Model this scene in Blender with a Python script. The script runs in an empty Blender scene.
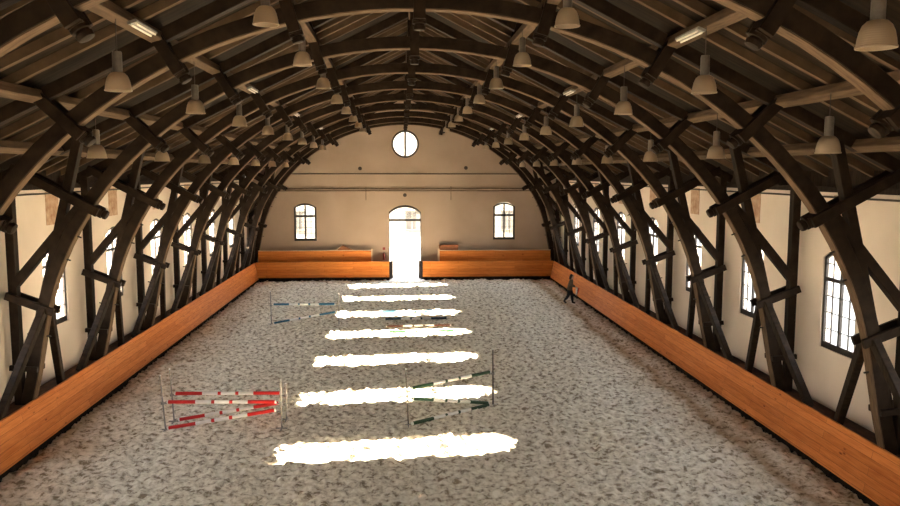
import bpy, bmesh, math, random
import numpy as np
from mathutils import Vector, Matrix
random.seed(7)
PI = math.pi
scene = bpy.context.scene
col = scene.collection

# ------------------------------------------------------------------ camera, sky, sun, exposure
cam_data = bpy.data.cameras.new('camera')
cam = bpy.data.objects.new('camera', cam_data)
col.objects.link(cam)
cam.location = (-0.415, 0.0, 7.363)
cam.rotation_euler = (PI / 2 - 0.1031, -0.001, -0.0644)
cam_data.sensor_width = 36.0
cam_data.lens = 777.0 / 900.0 * 36.0
cam_data.clip_end = 600
scene.camera = cam

world = bpy.data.worlds.new('sky')
scene.world = world
world.use_nodes = True
wn = world.node_tree
bg = wn.nodes['Background']
bg.inputs['Strength'].default_value = 1.0
_tc = wn.nodes.new('ShaderNodeTexCoord')
_sx = wn.nodes.new('ShaderNodeSeparateXYZ')
_cr = wn.nodes.new('ShaderNodeValToRGB')
_cr.color_ramp.elements[0].position = 0.0
_cr.color_ramp.elements[0].color = (1.0, 0.92, 0.80, 1)
_cr.color_ramp.elements[1].position = 0.6
_cr.color_ramp.elements[1].color = (0.78, 0.86, 1.0, 1)
wn.links.new(_tc.outputs['Generated'], _sx.inputs[0])
wn.links.new(_sx.outputs['Z'], _cr.inputs[0])
wn.links.new(_cr.outputs[0], bg.inputs['Color'])

sun_data = bpy.data.lights.new('sun', 'SUN')
sun_data.energy = 20.0
sun_data.angle = math.radians(0.55)
sun_data.color = (1.0, 0.86, 0.68)
sun = bpy.data.objects.new('sun', sun_data)
col.objects.link(sun)
SUN_DIR = Vector((1.0, 0.095, -0.386)).normalized()
sun.rotation_euler = SUN_DIR.to_track_quat('-Z', 'Y').to_euler()
sun.location = (-40, 10, 25)

vs = scene.view_settings
vs.view_transform = 'Standard'
vs.look = 'None'
vs.gamma = 1.0
vs.use_curve_mapping = False
vs.exposure = 4.55
scene.cycles.max_bounces = 12
scene.cycles.diffuse_bounces = 8
scene.cycles.glossy_bounces = 4
scene.cycles.transparent_max_bounces = 12
scene.cycles.sample_clamp_indirect = 6.0
scene.cycles.use_denoising = True

# ------------------------------------------------------------------ numbers of the place
WX = 10.95            # inner face of the side walls
Y0, YE = -3.0, 54.4   # inner faces of the end walls
ZC, RA, RB = 1.78, 10.0, 8.87   # soffit ellipse of the arches
AD = 0.30             # depth of the arches
RIDGE, SLOPE = 12.75, 0.5
def roof(x): return RIDGE - SLOPE * abs(x)
FIRST, BAY = 16.15, 5.009
TRUSS_Y = [FIRST + BAY * k for k in range(-1, 8)]
WIN_Y = [19.28 + 5.03 * k for k in range(-4, 7)]
ORD = ['first', 'second', 'third', 'fourth', 'fifth', 'sixth', 'seventh', 'eighth', 'ninth', 'tenth', 'eleventh', 'twelfth', 'thirteenth']

# ------------------------------------------------------------------ materials
def new_mat(name, rough=0.7, spec=0.3):
    m = bpy.data.materials.new(name)
    m.use_nodes = True
    b = m.node_tree.nodes['Principled BSDF']
    b.inputs['Roughness'].default_value = rough
    b.inputs['Specular IOR Level'].default_value = spec
    return m, m.node_tree, b

def ramp(nt, stops):
    r = nt.nodes.new('ShaderNodeValToRGB')
    el = r.color_ramp.elements
    while len(el) < len(stops):
        el.new(0.5)
    for e, (p, c) in zip(el, stops):
        e.position = p
        e.color = (*c, 1)
    return r

def noise_mat(name, c1, c2, scale=(1, 1, 1), detail=5, rough=0.7, spec=0.3, bump=0.0, nscale=4.0, lo=0.3, hi=0.7, metal=0.0):
    m, nt, b = new_mat(name, rough, spec)
    tc = nt.nodes.new('ShaderNodeTexCoord')
    mp = nt.nodes.new('ShaderNodeMapping')
    mp.inputs['Scale'].default_value = scale
    n = nt.nodes.new('ShaderNodeTexNoise')
    n.inputs['Scale'].default_value = nscale
    n.inputs['Detail'].default_value = detail
    r = ramp(nt, [(lo, c1), (hi, c2)])
    nt.links.new(tc.outputs['Object'], mp.inputs[0])
    nt.links.new(mp.outputs[0], n.inputs['Vector'])
    nt.links.new(n.outputs['Fac'], r.inputs[0])
    nt.links.new(r.outputs[0], b.inputs['Base Color'])
    b.inputs['Metallic'].default_value = metal
    if bump:
        bp = nt.nodes.new('ShaderNodeBump')
        bp.inputs['Strength'].default_value = bump
        bp.inputs['Distance'].default_value = 0.02
        nt.links.new(n.outputs['Fac'], bp.inputs['Height'])
        nt.links.new(bp.outputs[0], b.inputs['Normal'])
    return m

M = {}
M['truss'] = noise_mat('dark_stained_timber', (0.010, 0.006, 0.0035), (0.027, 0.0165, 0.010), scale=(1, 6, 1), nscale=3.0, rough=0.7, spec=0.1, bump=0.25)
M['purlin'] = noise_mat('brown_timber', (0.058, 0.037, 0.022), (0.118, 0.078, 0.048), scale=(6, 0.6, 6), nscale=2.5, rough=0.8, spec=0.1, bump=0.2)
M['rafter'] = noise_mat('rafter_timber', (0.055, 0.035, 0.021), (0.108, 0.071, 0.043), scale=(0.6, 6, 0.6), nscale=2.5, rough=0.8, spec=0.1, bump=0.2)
M['soffit'] = noise_mat('paler_soffit_timber', (0.068, 0.043, 0.025), (0.125, 0.081, 0.049), scale=(1, 6, 1), nscale=3.0, rough=0.8, spec=0.1)  # paler brown than the truss timber
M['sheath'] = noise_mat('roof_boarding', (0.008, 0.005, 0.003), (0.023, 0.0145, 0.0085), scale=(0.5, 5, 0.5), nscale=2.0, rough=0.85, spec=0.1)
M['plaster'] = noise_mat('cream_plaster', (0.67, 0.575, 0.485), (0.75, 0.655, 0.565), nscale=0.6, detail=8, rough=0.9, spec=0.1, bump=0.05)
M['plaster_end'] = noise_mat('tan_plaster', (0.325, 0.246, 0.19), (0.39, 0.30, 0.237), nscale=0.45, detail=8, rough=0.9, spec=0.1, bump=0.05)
M['patch'] = noise_mat('faded_red_plaster', (0.34, 0.19, 0.12), (0.56, 0.41, 0.29), nscale=5, detail=8, rough=0.95, spec=0.05, bump=0.2)
M['iron'] = noise_mat('black_window_iron', (0.018, 0.014, 0.012), (0.035, 0.028, 0.024), nscale=8, rough=0.5, spec=0.3)
M['lampmetal'] = noise_mat('lamp_housing', (0.075, 0.062, 0.05), (0.115, 0.097, 0.08), nscale=12, rough=0.4, spec=0.5)
M['galv'] = noise_mat('galvanised_steel', (0.17, 0.16, 0.145), (0.27, 0.26, 0.235), nscale=20, rough=0.45, spec=0.5, metal=0.4)
M['darksteel'] = noise_mat('weathered_dark_steel', (0.05, 0.042, 0.034), (0.09, 0.078, 0.064), nscale=20, rough=0.6)
M['cable'] = noise_mat('dark_cable', (0.03, 0.024, 0.018), (0.06, 0.045, 0.035), nscale=6, rough=0.6)
M['conduit'] = noise_mat('brown_conduit', (0.10, 0.072, 0.048), (0.17, 0.12, 0.08), nscale=6, rough=0.6)
M['rubber'] = noise_mat('black_footing', (0.010, 0.008, 0.007), (0.028, 0.021, 0.016), nscale=5, rough=0.95, spec=0.0)
M['ledge'] = noise_mat('red_brown_ledge', (0.045, 0.022, 0.014), (0.12, 0.055, 0.034), scale=(3, 1, 3), nscale=3, rough=0.8)
M['gravel'] = noise_mat('pale_yard_gravel', (0.11, 0.10, 0.082), (0.16, 0.145, 0.12), nscale=1.5, detail=8, rough=0.95)
M['facade'] = noise_mat('pale_facade', (0.12, 0.105, 0.085), (0.15, 0.135, 0.11), nscale=0.6, rough=0.95)
M['facade_trim'] = noise_mat('facade_trim', (0.05, 0.043, 0.034), (0.07, 0.06, 0.048), nscale=2, rough=0.9)
M['concrete'] = noise_mat('corridor_concrete', (0.26, 0.235, 0.20), (0.36, 0.325, 0.28), nscale=2, detail=8, rough=0.9)
M['boxwood'] = noise_mat('red_brown_box', (0.24, 0.085, 0.035), (0.34, 0.13, 0.055), scale=(1, 5, 5), nscale=3, rough=0.6)
M['palewood'] = noise_mat('pale_wood', (0.52, 0.38, 0.24), (0.66, 0.50, 0.34), scale=(5, 5, 1), nscale=3, rough=0.6)
M['tube'] = noise_mat('tube_white', (0.62, 0.58, 0.52), (0.74, 0.70, 0.63), nscale=5, rough=0.4)
M['white'] = noise_mat('white_paint', (0.82, 0.80, 0.75), (0.90, 0.88, 0.84), nscale=6, rough=0.5)
M['red'] = noise_mat('red_paint', (0.52, 0.018, 0.016), (0.62, 0.03, 0.024), nscale=6, rough=0.45)
M['darkred'] = noise_mat('dark_red_paint', (0.17, 0.016, 0.012), (0.23, 0.024, 0.018), nscale=6, rough=0.5)
M['green'] = noise_mat('dark_green_paint', (0.010, 0.035, 0.014), (0.018, 0.055, 0.022), nscale=6, rough=0.45)
M['blue'] = noise_mat('blue_paint', (0.012, 0.085, 0.16), (0.02, 0.12, 0.21), nscale=6, rough=0.45)
M['navy'] = noise_mat('dark_blue_paint', (0.008, 0.03, 0.055), (0.014, 0.045, 0.08), nscale=6, rough=0.45)
M['brown'] = noise_mat('brown_paint', (0.075, 0.030, 0.018), (0.11, 0.045, 0.026), nscale=6, rough=0.45)
M['skin'] = noise_mat('skin', (0.42, 0.25, 0.17), (0.48, 0.30, 0.21), nscale=10, rough=0.6)
M['hair'] = noise_mat('dark_hair', (0.014, 0.009, 0.007), (0.03, 0.018, 0.012), nscale=30, rough=0.6)
M['jacket'] = noise_mat('brown_jacket', (0.085, 0.062, 0.042), (0.15, 0.11, 0.075), nscale=14, rough=0.9)
M['trousers'] = noise_mat('dark_trousers', (0.016, 0.018, 0.022), (0.03, 0.032, 0.038), nscale=14, rough=0.9)
M['boot'] = noise_mat('dark_boots', (0.018, 0.013, 0.010), (0.03, 0.022, 0.016), nscale=14, rough=0.5)
M['pink'] = noise_mat('pale_cloth', (0.62, 0.50, 0.46), (0.75, 0.66, 0.62), nscale=14, rough=0.9)

# lamp shade: ribbed translucent plastic
m, nt, b = new_mat('ribbed_translucent_shade', 0.35, 0.5)
tr = nt.nodes.new('ShaderNodeBsdfTranslucent')
tr.inputs['Color'].default_value = (0.45, 0.36, 0.27, 1)
tp = nt.nodes.new('ShaderNodeBsdfTransparent')
tp.inputs['Color'].default_value = (0.85, 0.75, 0.62, 1)
mx = nt.nodes.new('ShaderNodeMixShader'); mx.inputs[0].default_value = 0.45
mx2 = nt.nodes.new('ShaderNodeMixShader'); mx2.inputs[0].default_value = 0.12
b.inputs['Base Color'].default_value = (0.40, 0.32, 0.235, 1)
tc = nt.nodes.new('ShaderNodeTexCoord')
wv = nt.nodes.new('ShaderNodeTexWave'); wv.bands_direction = 'Z'; wv.inputs['Scale'].default_value = 12
bp = nt.nodes.new('ShaderNodeBump'); bp.inputs['Strength'].default_value = 0.3; bp.inputs['Distance'].default_value = 0.01
nt.links.new(tc.outputs['Object'], wv.inputs[0]); nt.links.new(wv.outputs['Fac'], bp.inputs['Height']); nt.links.new(bp.outputs[0], b.inputs['Normal'])
nt.links.new(b.outputs[0], mx.inputs[1]); nt.links.new(tr.outputs[0], mx.inputs[2])
nt.links.new(mx.outputs[0], mx2.inputs[1]); nt.links.new(tp.outputs[0], mx2.inputs[2])
nt.links.new(mx2.outputs[0], nt.nodes['Material Output'].inputs['Surface'])
M['shade'] = m

# window glass: thin pane
m, nt, b = new_mat('window_glass')
tp = nt.nodes.new('ShaderNodeBsdfTransparent'); tp.inputs['Color'].default_value = (0.96, 0.96, 0.94, 1)
gl = nt.nodes.new('ShaderNodeBsdfGlossy'); gl.inputs['Roughness'].default_value = 0.08
mx = nt.nodes.new('ShaderNodeMixShader'); mx.inputs[0].default_value = 0.05
nt.links.new(tp.outputs[0], mx.inputs[1]); nt.links.new(gl.outputs[0], mx.inputs[2])
nt.links.new(mx.outputs[0], nt.nodes['Material Output'].inputs['Surface'])
M['glass'] = m

# larch planks of the kickboards; along = axis of the boards
def plank_mat(name, along, c_lo, c_hi):
    m, nt, b = new_mat(name, 0.55, 0.12)
    tc = nt.nodes.new('ShaderNodeTexCoord')
    sp = nt.nodes.new('ShaderNodeSeparateXYZ')
    cb = nt.nodes.new('ShaderNodeCombineXYZ')
    nt.links.new(tc.outputs['Object'], sp.inputs[0])
    nt.links.new(sp.outputs['Y' if along == 'Y' else 'X'], cb.inputs['X'])
    nt.links.new(sp.outputs['Z'], cb.inputs['Y'])
    br = nt.nodes.new('ShaderNodeTexBrick')
    br.inputs['Scale'].default_value = 1.0
    br.inputs['Brick Width'].default_value = 3.9
    br.inputs['Row Height'].default_value = 0.19
    br.inputs['Mortar Size'].default_value = 0.004
    br.inputs['Mortar Smooth'].default_value = 0.3
    br.inputs['Bias'].default_value = 0.0
    br.inputs['Color1'].default_value = (0.0, 0.0, 0.0, 1)
    br.inputs['Color2'].default_value = (1.0, 1.0, 1.0, 1)
    br.inputs['Mortar'].default_value = (0.5, 0.5, 0.5, 1)
    nt.links.new(cb.outputs[0], br.inputs['Vector'])
    mp = nt.nodes.new('ShaderNodeMapping'); mp.inputs['Scale'].default_value = (0.9, 14, 1)
    nt.links.new(cb.outputs[0], mp.inputs[0])
    n = nt.nodes.new('ShaderNodeTexNoise'); n.inputs['Scale'].default_value = 1.6; n.inputs['Detail'].default_value = 7
    n.inputs['Distortion'].default_value = 0.6
    nt.links.new(mp.outputs[0], n.inputs['Vector'])
    a = nt.nodes.new('ShaderNodeMath'); a.operation = 'MULTIPLY_ADD'
    a.inputs[1].default_value = 0.28
    nt.links.new(br.outputs['Color'], a.inputs[0]); nt.links.new(n.outputs['Fac'], a.inputs[2])
    r = ramp(nt, [(0.36, c_lo), (0.86, c_hi)])
    nt.links.new(a.outputs[0], r.inputs[0])
    # knots
    kn = nt.nodes.new('ShaderNodeTexVoronoi'); kn.inputs['Scale'].default_value = 1.7
    mk = nt.nodes.new('ShaderNodeMapping'); mk.inputs['Scale'].default_value = (0.8, 2.2, 1)
    nt.links.new(cb.outputs[0], mk.inputs[0]); nt.links.new(mk.outputs[0], kn.inputs['Vector'])
    kr = ramp(nt, [(0.05, (0.36, 0.28, 0.22)), (0.12, (1, 1, 1))])
    nt.links.new(kn.outputs['Distance'], kr.inputs[0])
    mu = nt.nodes.new('ShaderNodeMix'); mu.data_type = 'RGBA'; mu.blend_type = 'MULTIPLY'
    mu.inputs[0].default_value = 1.0
    nt.links.new(r.outputs[0], mu.inputs[6]); nt.links.new(kr.outputs[0], mu.inputs[7])
    # dark joints
    mj = nt.nodes.new('ShaderNodeMix'); mj.data_type = 'RGBA'; mj.blend_type = 'MIX'
    mj.inputs[7].default_value = (c_lo[0] * 0.35, c_lo[1] * 0.3, c_lo[2] * 0.3, 1)
    nt.links.new(br.outputs['Fac'], mj.inputs[0]); nt.links.new(mu.outputs[2], mj.inputs[6])
    nt.links.new(mj.outputs[2], b.inputs['Base Color'])
    bp = nt.nodes.new('ShaderNodeBump'); bp.inputs['Strength'].default_value = 0.4; bp.inputs['Distance'].default_value = 0.004; bp.invert = True
    nt.links.new(br.outputs['Fac'], bp.inputs['Height']); nt.links.new(bp.outputs[0], b.inputs['Normal'])
    return m
M['plankY'] = plank_mat('larch_planks_lengthwise', 'Y', (0.46, 0.125, 0.022), (0.68, 0.235, 0.058))
M['plankX'] = plank_mat('larch_planks_crosswise', 'X', (0.46, 0.13, 0.022), (0.68, 0.245, 0.056))

# sand
m, nt, b = new_mat('arena_sand', 0.95, 0.08)
geo = nt.nodes.new('ShaderNodeNewGeometry')
n1 = nt.nodes.new('ShaderNodeTexNoise'); n1.inputs['Scale'].default_value = 5.0; n1.inputs['Detail'].default_value = 4; n1.inputs['Roughness'].default_value = 0.65
n2 = nt.nodes.new('ShaderNodeTexNoise'); n2.inputs['Scale'].default_value = 0.35; n2.inputs['Detail'].default_value = 5
nt.links.new(geo.outputs['Position'], n1.inputs['Vector']); nt.links.new(geo.outputs['Position'], n2.inputs['Vector'])
r1 = ramp(nt, [(0.37, (0.30, 0.24, 0.165)), (0.47, (0.75, 0.685, 0.555)), (0.61, (0.98, 0.93, 0.81))])
nt.links.new(n1.outputs['Fac'], r1.inputs[0])
sp = nt.nodes.new('ShaderNodeSeparateXYZ'); nt.links.new(geo.outputs['Position'], sp.inputs[0])
ab = nt.nodes.new('ShaderNodeMath'); ab.operation = 'ABSOLUTE'; nt.links.new(sp.outputs['X'], ab.inputs[0])
ad = nt.nodes.new('ShaderNodeMath'); ad.operation = 'MULTIPLY_ADD'; ad.inputs[1].default_value = 3.2
nt.links.new(n2.outputs['Fac'], ad.inputs[0]); nt.links.new(ab.outputs[0], ad.inputs[2])
mr = nt.nodes.new('ShaderNodeMapRange'); mr.inputs['From Min'].default_value = 8.6; mr.inputs['From Max'].default_value = 11.2
mr.inputs['To Max'].default_value = 0.62
nt.links.new(ad.outputs[0], mr.inputs['Value'])
mxs = nt.nodes.new('ShaderNodeMix'); mxs.data_type = 'RGBA'; mxs.blend_type = 'MULTIPLY'
mxs.inputs[7].default_value = (0.62, 0.50, 0.38, 1)
nt.links.new(mr.outputs[0], mxs.inputs[0]); nt.links.new(r1.outputs[0], mxs.inputs[6])
tk = nt.nodes.new('ShaderNodeMath'); tk.operation = 'MULTIPLY_ADD'; tk.inputs[1].default_value = 1.1; tk.inputs[2].default_value = -9.42
nt.links.new(n2.outputs['Fac'], tk.inputs[0])
tk2 = nt.nodes.new('ShaderNodeMath'); tk2.operation = 'ADD'
nt.links.new(sp.outputs['X'], tk2.inputs[0]); nt.links.new(tk.outputs[0], tk2.inputs[1])
tk3 = nt.nodes.new('ShaderNodeMath'); tk3.operation = 'ABSOLUTE'; nt.links.new(tk2.outputs[0], tk3.inputs[0])
tr_ = nt.nodes.new('ShaderNodeMapRange'); tr_.inputs['From Min'].default_value = 0.05; tr_.inputs['From Max'].default_value = 0.42
tr_.inputs['To Min'].default_value = 0.8; tr_.inputs['To Max'].default_value = 0.0
nt.links.new(tk3.outputs[0], tr_.inputs['Value'])
mxt = nt.nodes.new('ShaderNodeMix'); mxt.data_type = 'RGBA'; mxt.blend_type = 'MULTIPLY'
mxt.inputs[7].default_value = (0.52, 0.38, 0.26, 1)
nt.links.new(tr_.outputs[0], mxt.inputs[0]); nt.links.new(mxs.outputs[2], mxt.inputs[6])
nt.links.new(mxt.outputs[2], b.inputs['Base Color'])
n3 = nt.nodes.new('ShaderNodeTexNoise'); n3.inputs['Scale'].default_value = 26; n3.inputs['Detail'].default_value = 4
nt.links.new(geo.outputs['Position'], n3.inputs['Vector'])
bp = nt.nodes.new('ShaderNodeBump'); bp.inputs['Strength'].default_value = 0.6; bp.inputs['Distance'].default_value = 0.02
nt.links.new(n3.outputs['Fac'], bp.inputs['Height']); nt.links.new(bp.outputs[0], b.inputs['Normal'])
M['sand'] = m

# ------------------------------------------------------------------ mesh helpers
class MB:
    def __init__(self):
        self.v, self.f, self.m = [], [], []
    def add(self, vs, fs, mi=0):
        o = len(self.v)
        self.v += [tuple(v) for v in vs]
        self.f += [tuple(i + o for i in f) for f in fs]
        self.m += [mi] * len(fs)
        return self
    def box(self, x0, x1, y0, y1, z0, z1, mi=0):
        return self.add([(x0, y0, z0), (x1, y0, z0), (x1, y1, z0), (x0, y1, z0), (x0, y0, z1), (x1, y0, z1), (x1, y1, z1), (x0, y1, z1)],
                        [(0, 3, 2, 1), (4, 5, 6, 7), (0, 1, 5, 4), (1, 2, 6, 5), (2, 3, 7, 6), (3, 0, 4, 7)], mi)
    def beam(self, p0, p1, w, d, side=(0, 1, 0), ch=0.0, mi=0):
        """rectangular bar from p0 to p1: w across 'side', d across the third axis; ch = chamfer"""
        p0, p1, s = Vector(p0), Vector(p1), Vector(side)
        t = (p1 - p0).normalized()
        s = (s - t * s.dot(t)).normalized()
        u = t.cross(s)
        hw, hd = w / 2, d / 2
        if ch:
            sec = [(hw - ch, -hd), (hw, -hd + ch), (hw, hd - ch), (hw - ch, hd), (-hw + ch, hd), (-hw, hd - ch), (-hw, -hd + ch), (-hw + ch, -hd)]
        else:
            sec = [(hw, -hd), (hw, hd), (-hw, hd), (-hw, -hd)]
        n = len(sec)
        vs = [p + s * a + u * c for p in (p0, p1) for a, c in sec]
        fs = [(i, (i + 1) % n, n + (i + 1) % n, n + i) for i in range(n)] + [tuple(reversed(range(n))), tuple(range(n, 2 * n))]
        return self.add(vs, fs, mi)
    def tube(self, pts, r, n=8, mi=0):
        pts = [Vector(p) for p in pts]
        rs = r if isinstance(r, (list, tuple)) else [r] * len(pts)
        vs, fs = [], []
        for i, p in enumerate(pts):
            t = (pts[min(i + 1, len(pts) - 1)] - pts[max(i - 1, 0)]).normalized()
            a = Vector((0, 0, 1)) if abs(t.z) < 0.9 else Vector((1, 0, 0))
            s = t.cross(a).normalized(); u = s.cross(t)
            vs += [p + (s * math.cos(2 * PI * k / n) + u * math.sin(2 * PI * k / n)) * rs[i] for k in range(n)]
        for i in range(len(pts) - 1):
            for k in range(n):
                fs.append((i * n + k, i * n + (k + 1) % n, (i + 1) * n + (k + 1) % n, (i + 1) * n + k))
        fs.append(tuple(reversed(range(n)))); fs.append(tuple((len(pts) - 1) * n + k for k in range(n)))
        return self.add(vs, fs, mi)
    def lathe(self, prof, n=20, c=(0, 0, 0), mi=0, caps=True):
        vs, fs = [], []
        for r, z in prof:
            vs += [(c[0] + r * math.cos(2 * PI * k / n), c[1] + r * math.sin(2 * PI * k / n), c[2] + z) for k in range(n)]
        for i in range(len(prof) - 1):
            for k in range(n):
                fs.append((i * n + k, i * n + (k + 1) % n, (i + 1) * n + (k + 1) % n, (i + 1) * n + k))
        if caps:
            fs.append(tuple(reversed(range(n)))); fs.append(tuple((len(prof) - 1) * n + k for k in range(n)))
        return self.add(vs, fs, mi)
    def build(self, name, mats, parent=None, smooth=False):
        me = bpy.data.meshes.new(name)
        me.from_pydata(self.v, [], self.f)
        for mt in (mats if isinstance(mats, (list, tuple)) else [mats]):
            me.materials.append(mt)
        me.polygons.foreach_set('material_index', self.m)
        bm = bmesh.new(); bm.from_mesh(me)
        bmesh.ops.recalc_face_normals(bm, faces=bm.faces)
        bm.to_mesh(me); bm.free()
        if smooth:
            me.polygons.foreach_set('use_smooth', [True] * len(me.polygons))
            try: me.set_sharp_from_angle(angle=math.radians(38))
            except Exception: pass
        o = bpy.data.objects.new(name, me)
        col.objects.link(o)
        if parent is not None: o.parent = parent
        return o

def tag(o, label=None, cat=None, group=None, kind=None):
    if label: o['label'] = label
    if cat: o['category'] = cat
    if group: o['group'] = group
    if kind: o['kind'] = kind
    return o
def empty(name, loc=(0, 0, 0), rz=0.0):
    o = bpy.data.objects.new(name, None)
    o.empty_display_size = 0.2
    o.location = loc; o.rotation_euler = (0, 0, rz)
    col.objects.link(o)
    return o
def copy_tree(o, parent=None):
    c = o.copy(); col.objects.link(c)
    if parent is not None: c.parent = parent
    for ch in list(o.children): copy_tree(ch, c)
    return c
def struct(o): o['kind'] = 'structure'; return o

# ------------------------------------------------------------------ walls with openings
class Opening:
    def __init__(s, c, w, zb, zs, za):   # centre, width, bottom, springing, apex
        s.c, s.w, s.zb, s.zs, s.za = c, w, zb, zs, za
        h = za - zs
        s.R = (w * w / 4 + h * h) / (2 * h)
    def hi(s, x): return s.za - s.R + math.sqrt(max(s.R ** 2 - (x - s.c) ** 2, 0))
    def lo(s, x): return s.zb
    def xs(s): return [s.c - s.w / 2 + s.w * i / 14 for i in range(15)]
class RoundOpening(Opening):
    def __init__(s, c, z, r): s.c, s.z, s.r, s.w = c, z, r, 2 * r
    def hi(s, x): return s.z + math.sqrt(max(s.r ** 2 - (x - s.c) ** 2, 0))
    def lo(s, x): return s.z - math.sqrt(max(s.r ** 2 - (x - s.c) ** 2, 0))
    def xs(s): return [s.c - s.r * math.cos(PI * i / 24) for i in range(25)]

def wall(name, a0, a1, z0, top, ops, put, th, mat):
    """put(a, z, t) -> world point; t = 0 inner face, th outer face"""
    xs = {a0, a1}
    for o in ops: xs |= set(round(x, 5) for x in o.xs())
    if callable(top): xs.add(0.0)
    else:
        t_ = top; top = lambda x: t_
    xs = sorted(x for x in xs if a0 <= x <= a1)
    mb = MB()
    for x0, x1 in zip(xs[:-1], xs[1:]):
        mid = (x0 + x1) / 2
        cov = sorted([o for o in ops if abs(mid - o.c) < o.w / 2 - 1e-6], key=lambda o: o.lo(mid))
        cur = (z0, z0)
        segs = []
        for o in cov:
            segs.append((cur, (o.lo(x0), o.lo(x1)))); cur = (o.hi(x0), o.hi(x1))
        segs.append((cur, (top(x0), top(x1))))
        for (l0, l1), (h0, h1) in segs:
            vs = [put(x0, l0, 0), put(x1, l1, 0), put(x1, h1, 0), put(x0, h0, 0), put(x0, l0, th), put(x1, l1, th), put(x1, h1, th), put(x0, h0, th)]
            fs = [(0, 1, 2, 3), (7, 6, 5, 4), (0, 4, 5, 1), (3, 2, 6, 7)]
            mb.add(vs, fs)
        # jambs
        for o in ops:
            for xe, s in ((o.c - o.w / 2, 0), (o.c + o.w / 2, 1)):
                if isinstance(o, RoundOpening): continue
                xx = x1 if s == 0 else x0
                if abs(xx - xe) < 1e-4:
                    mb.add([put(xe, o.zb, 0), put(xe, o.hi(xe), 0), put(xe, o.hi(xe), th), put(xe, o.zb, th)], [(0, 1, 2, 3)])
    me = bpy.data.meshes.new(name); me.from_pydata(mb.v, [], mb.f); me.materials.append(mat)
    bm = bmesh.new(); bm.from_mesh(me)
    bmesh.ops.remove_doubles(bm, verts=bm.verts, dist=1e-4)
    bmesh.ops.recalc_face_normals(bm, faces=bm.faces)
    bm.to_mesh(me); bm.free()
    o = bpy.data.objects.new(name, me); col.objects.link(o)
    return struct(o)

WTOP = 6.86
TH = 0.30
side_ops = [Opening(y, 1.60, 2.68, 5.12, 5.38) for y in WIN_Y]
wl = wall('wall_left', Y0 - TH, YE + TH, -0.1, WTOP, side_ops, lambda a, z, t: (-WX - t, a, z), TH, M['plaster'])
wr = wall('wall_right', Y0 - TH, YE + TH, -0.1, WTOP, side_ops, lambda a, z, t: (WX + t, a, z), TH, M['plaster'])
end_ops = [Opening(-6.97, 1.54, 2.62, 4.95, 5.24), Opening(6.92, 1.54, 2.66, 4.99, 5.30), Opening(-0.06, 2.24, -0.1, 4.62, 5.10), RoundOpening(-0.02, 9.33, 0.95)]
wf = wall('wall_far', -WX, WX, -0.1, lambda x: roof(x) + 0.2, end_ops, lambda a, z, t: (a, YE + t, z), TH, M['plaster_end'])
added_near_ops = [Opening(-6.9, 1.6, 2.62, 4.95, 5.24), Opening(6.9, 1.6, 2.62, 4.95, 5.24), RoundOpening(0, 9.33, 0.95)]  # unseen windows behind the camera, added to bring daylight onto the near sand
wn_ = wall('wall_near', -WX, WX, -0.1, lambda x: roof(x) + 0.2, added_near_ops, lambda a, z, t: (a, Y0 - t, z), TH, M['plaster_end'])

# dark boarding between the top of the side walls and the roof
for nm, s in (('trim_1', -1), ('trim_2', 1)):
    mb = MB()
    y = Y0
    while y < YE - 0.01:
        y2 = min(y + 0.20, YE)
        mb.box(min(s * 10.97, s * 11.05), max(s * 10.97, s * 11.05), y + 0.004, y2 - 0.004, WTOP, 7.42)
        y = y2
    mb.box(min(s * 10.82, s * 11.2), max(s * 10.82, s * 11.2), Y0, YE, WTOP + 0.001, WTOP + 0.14)
    struct(mb.build(nm, M['truss']))

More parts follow.
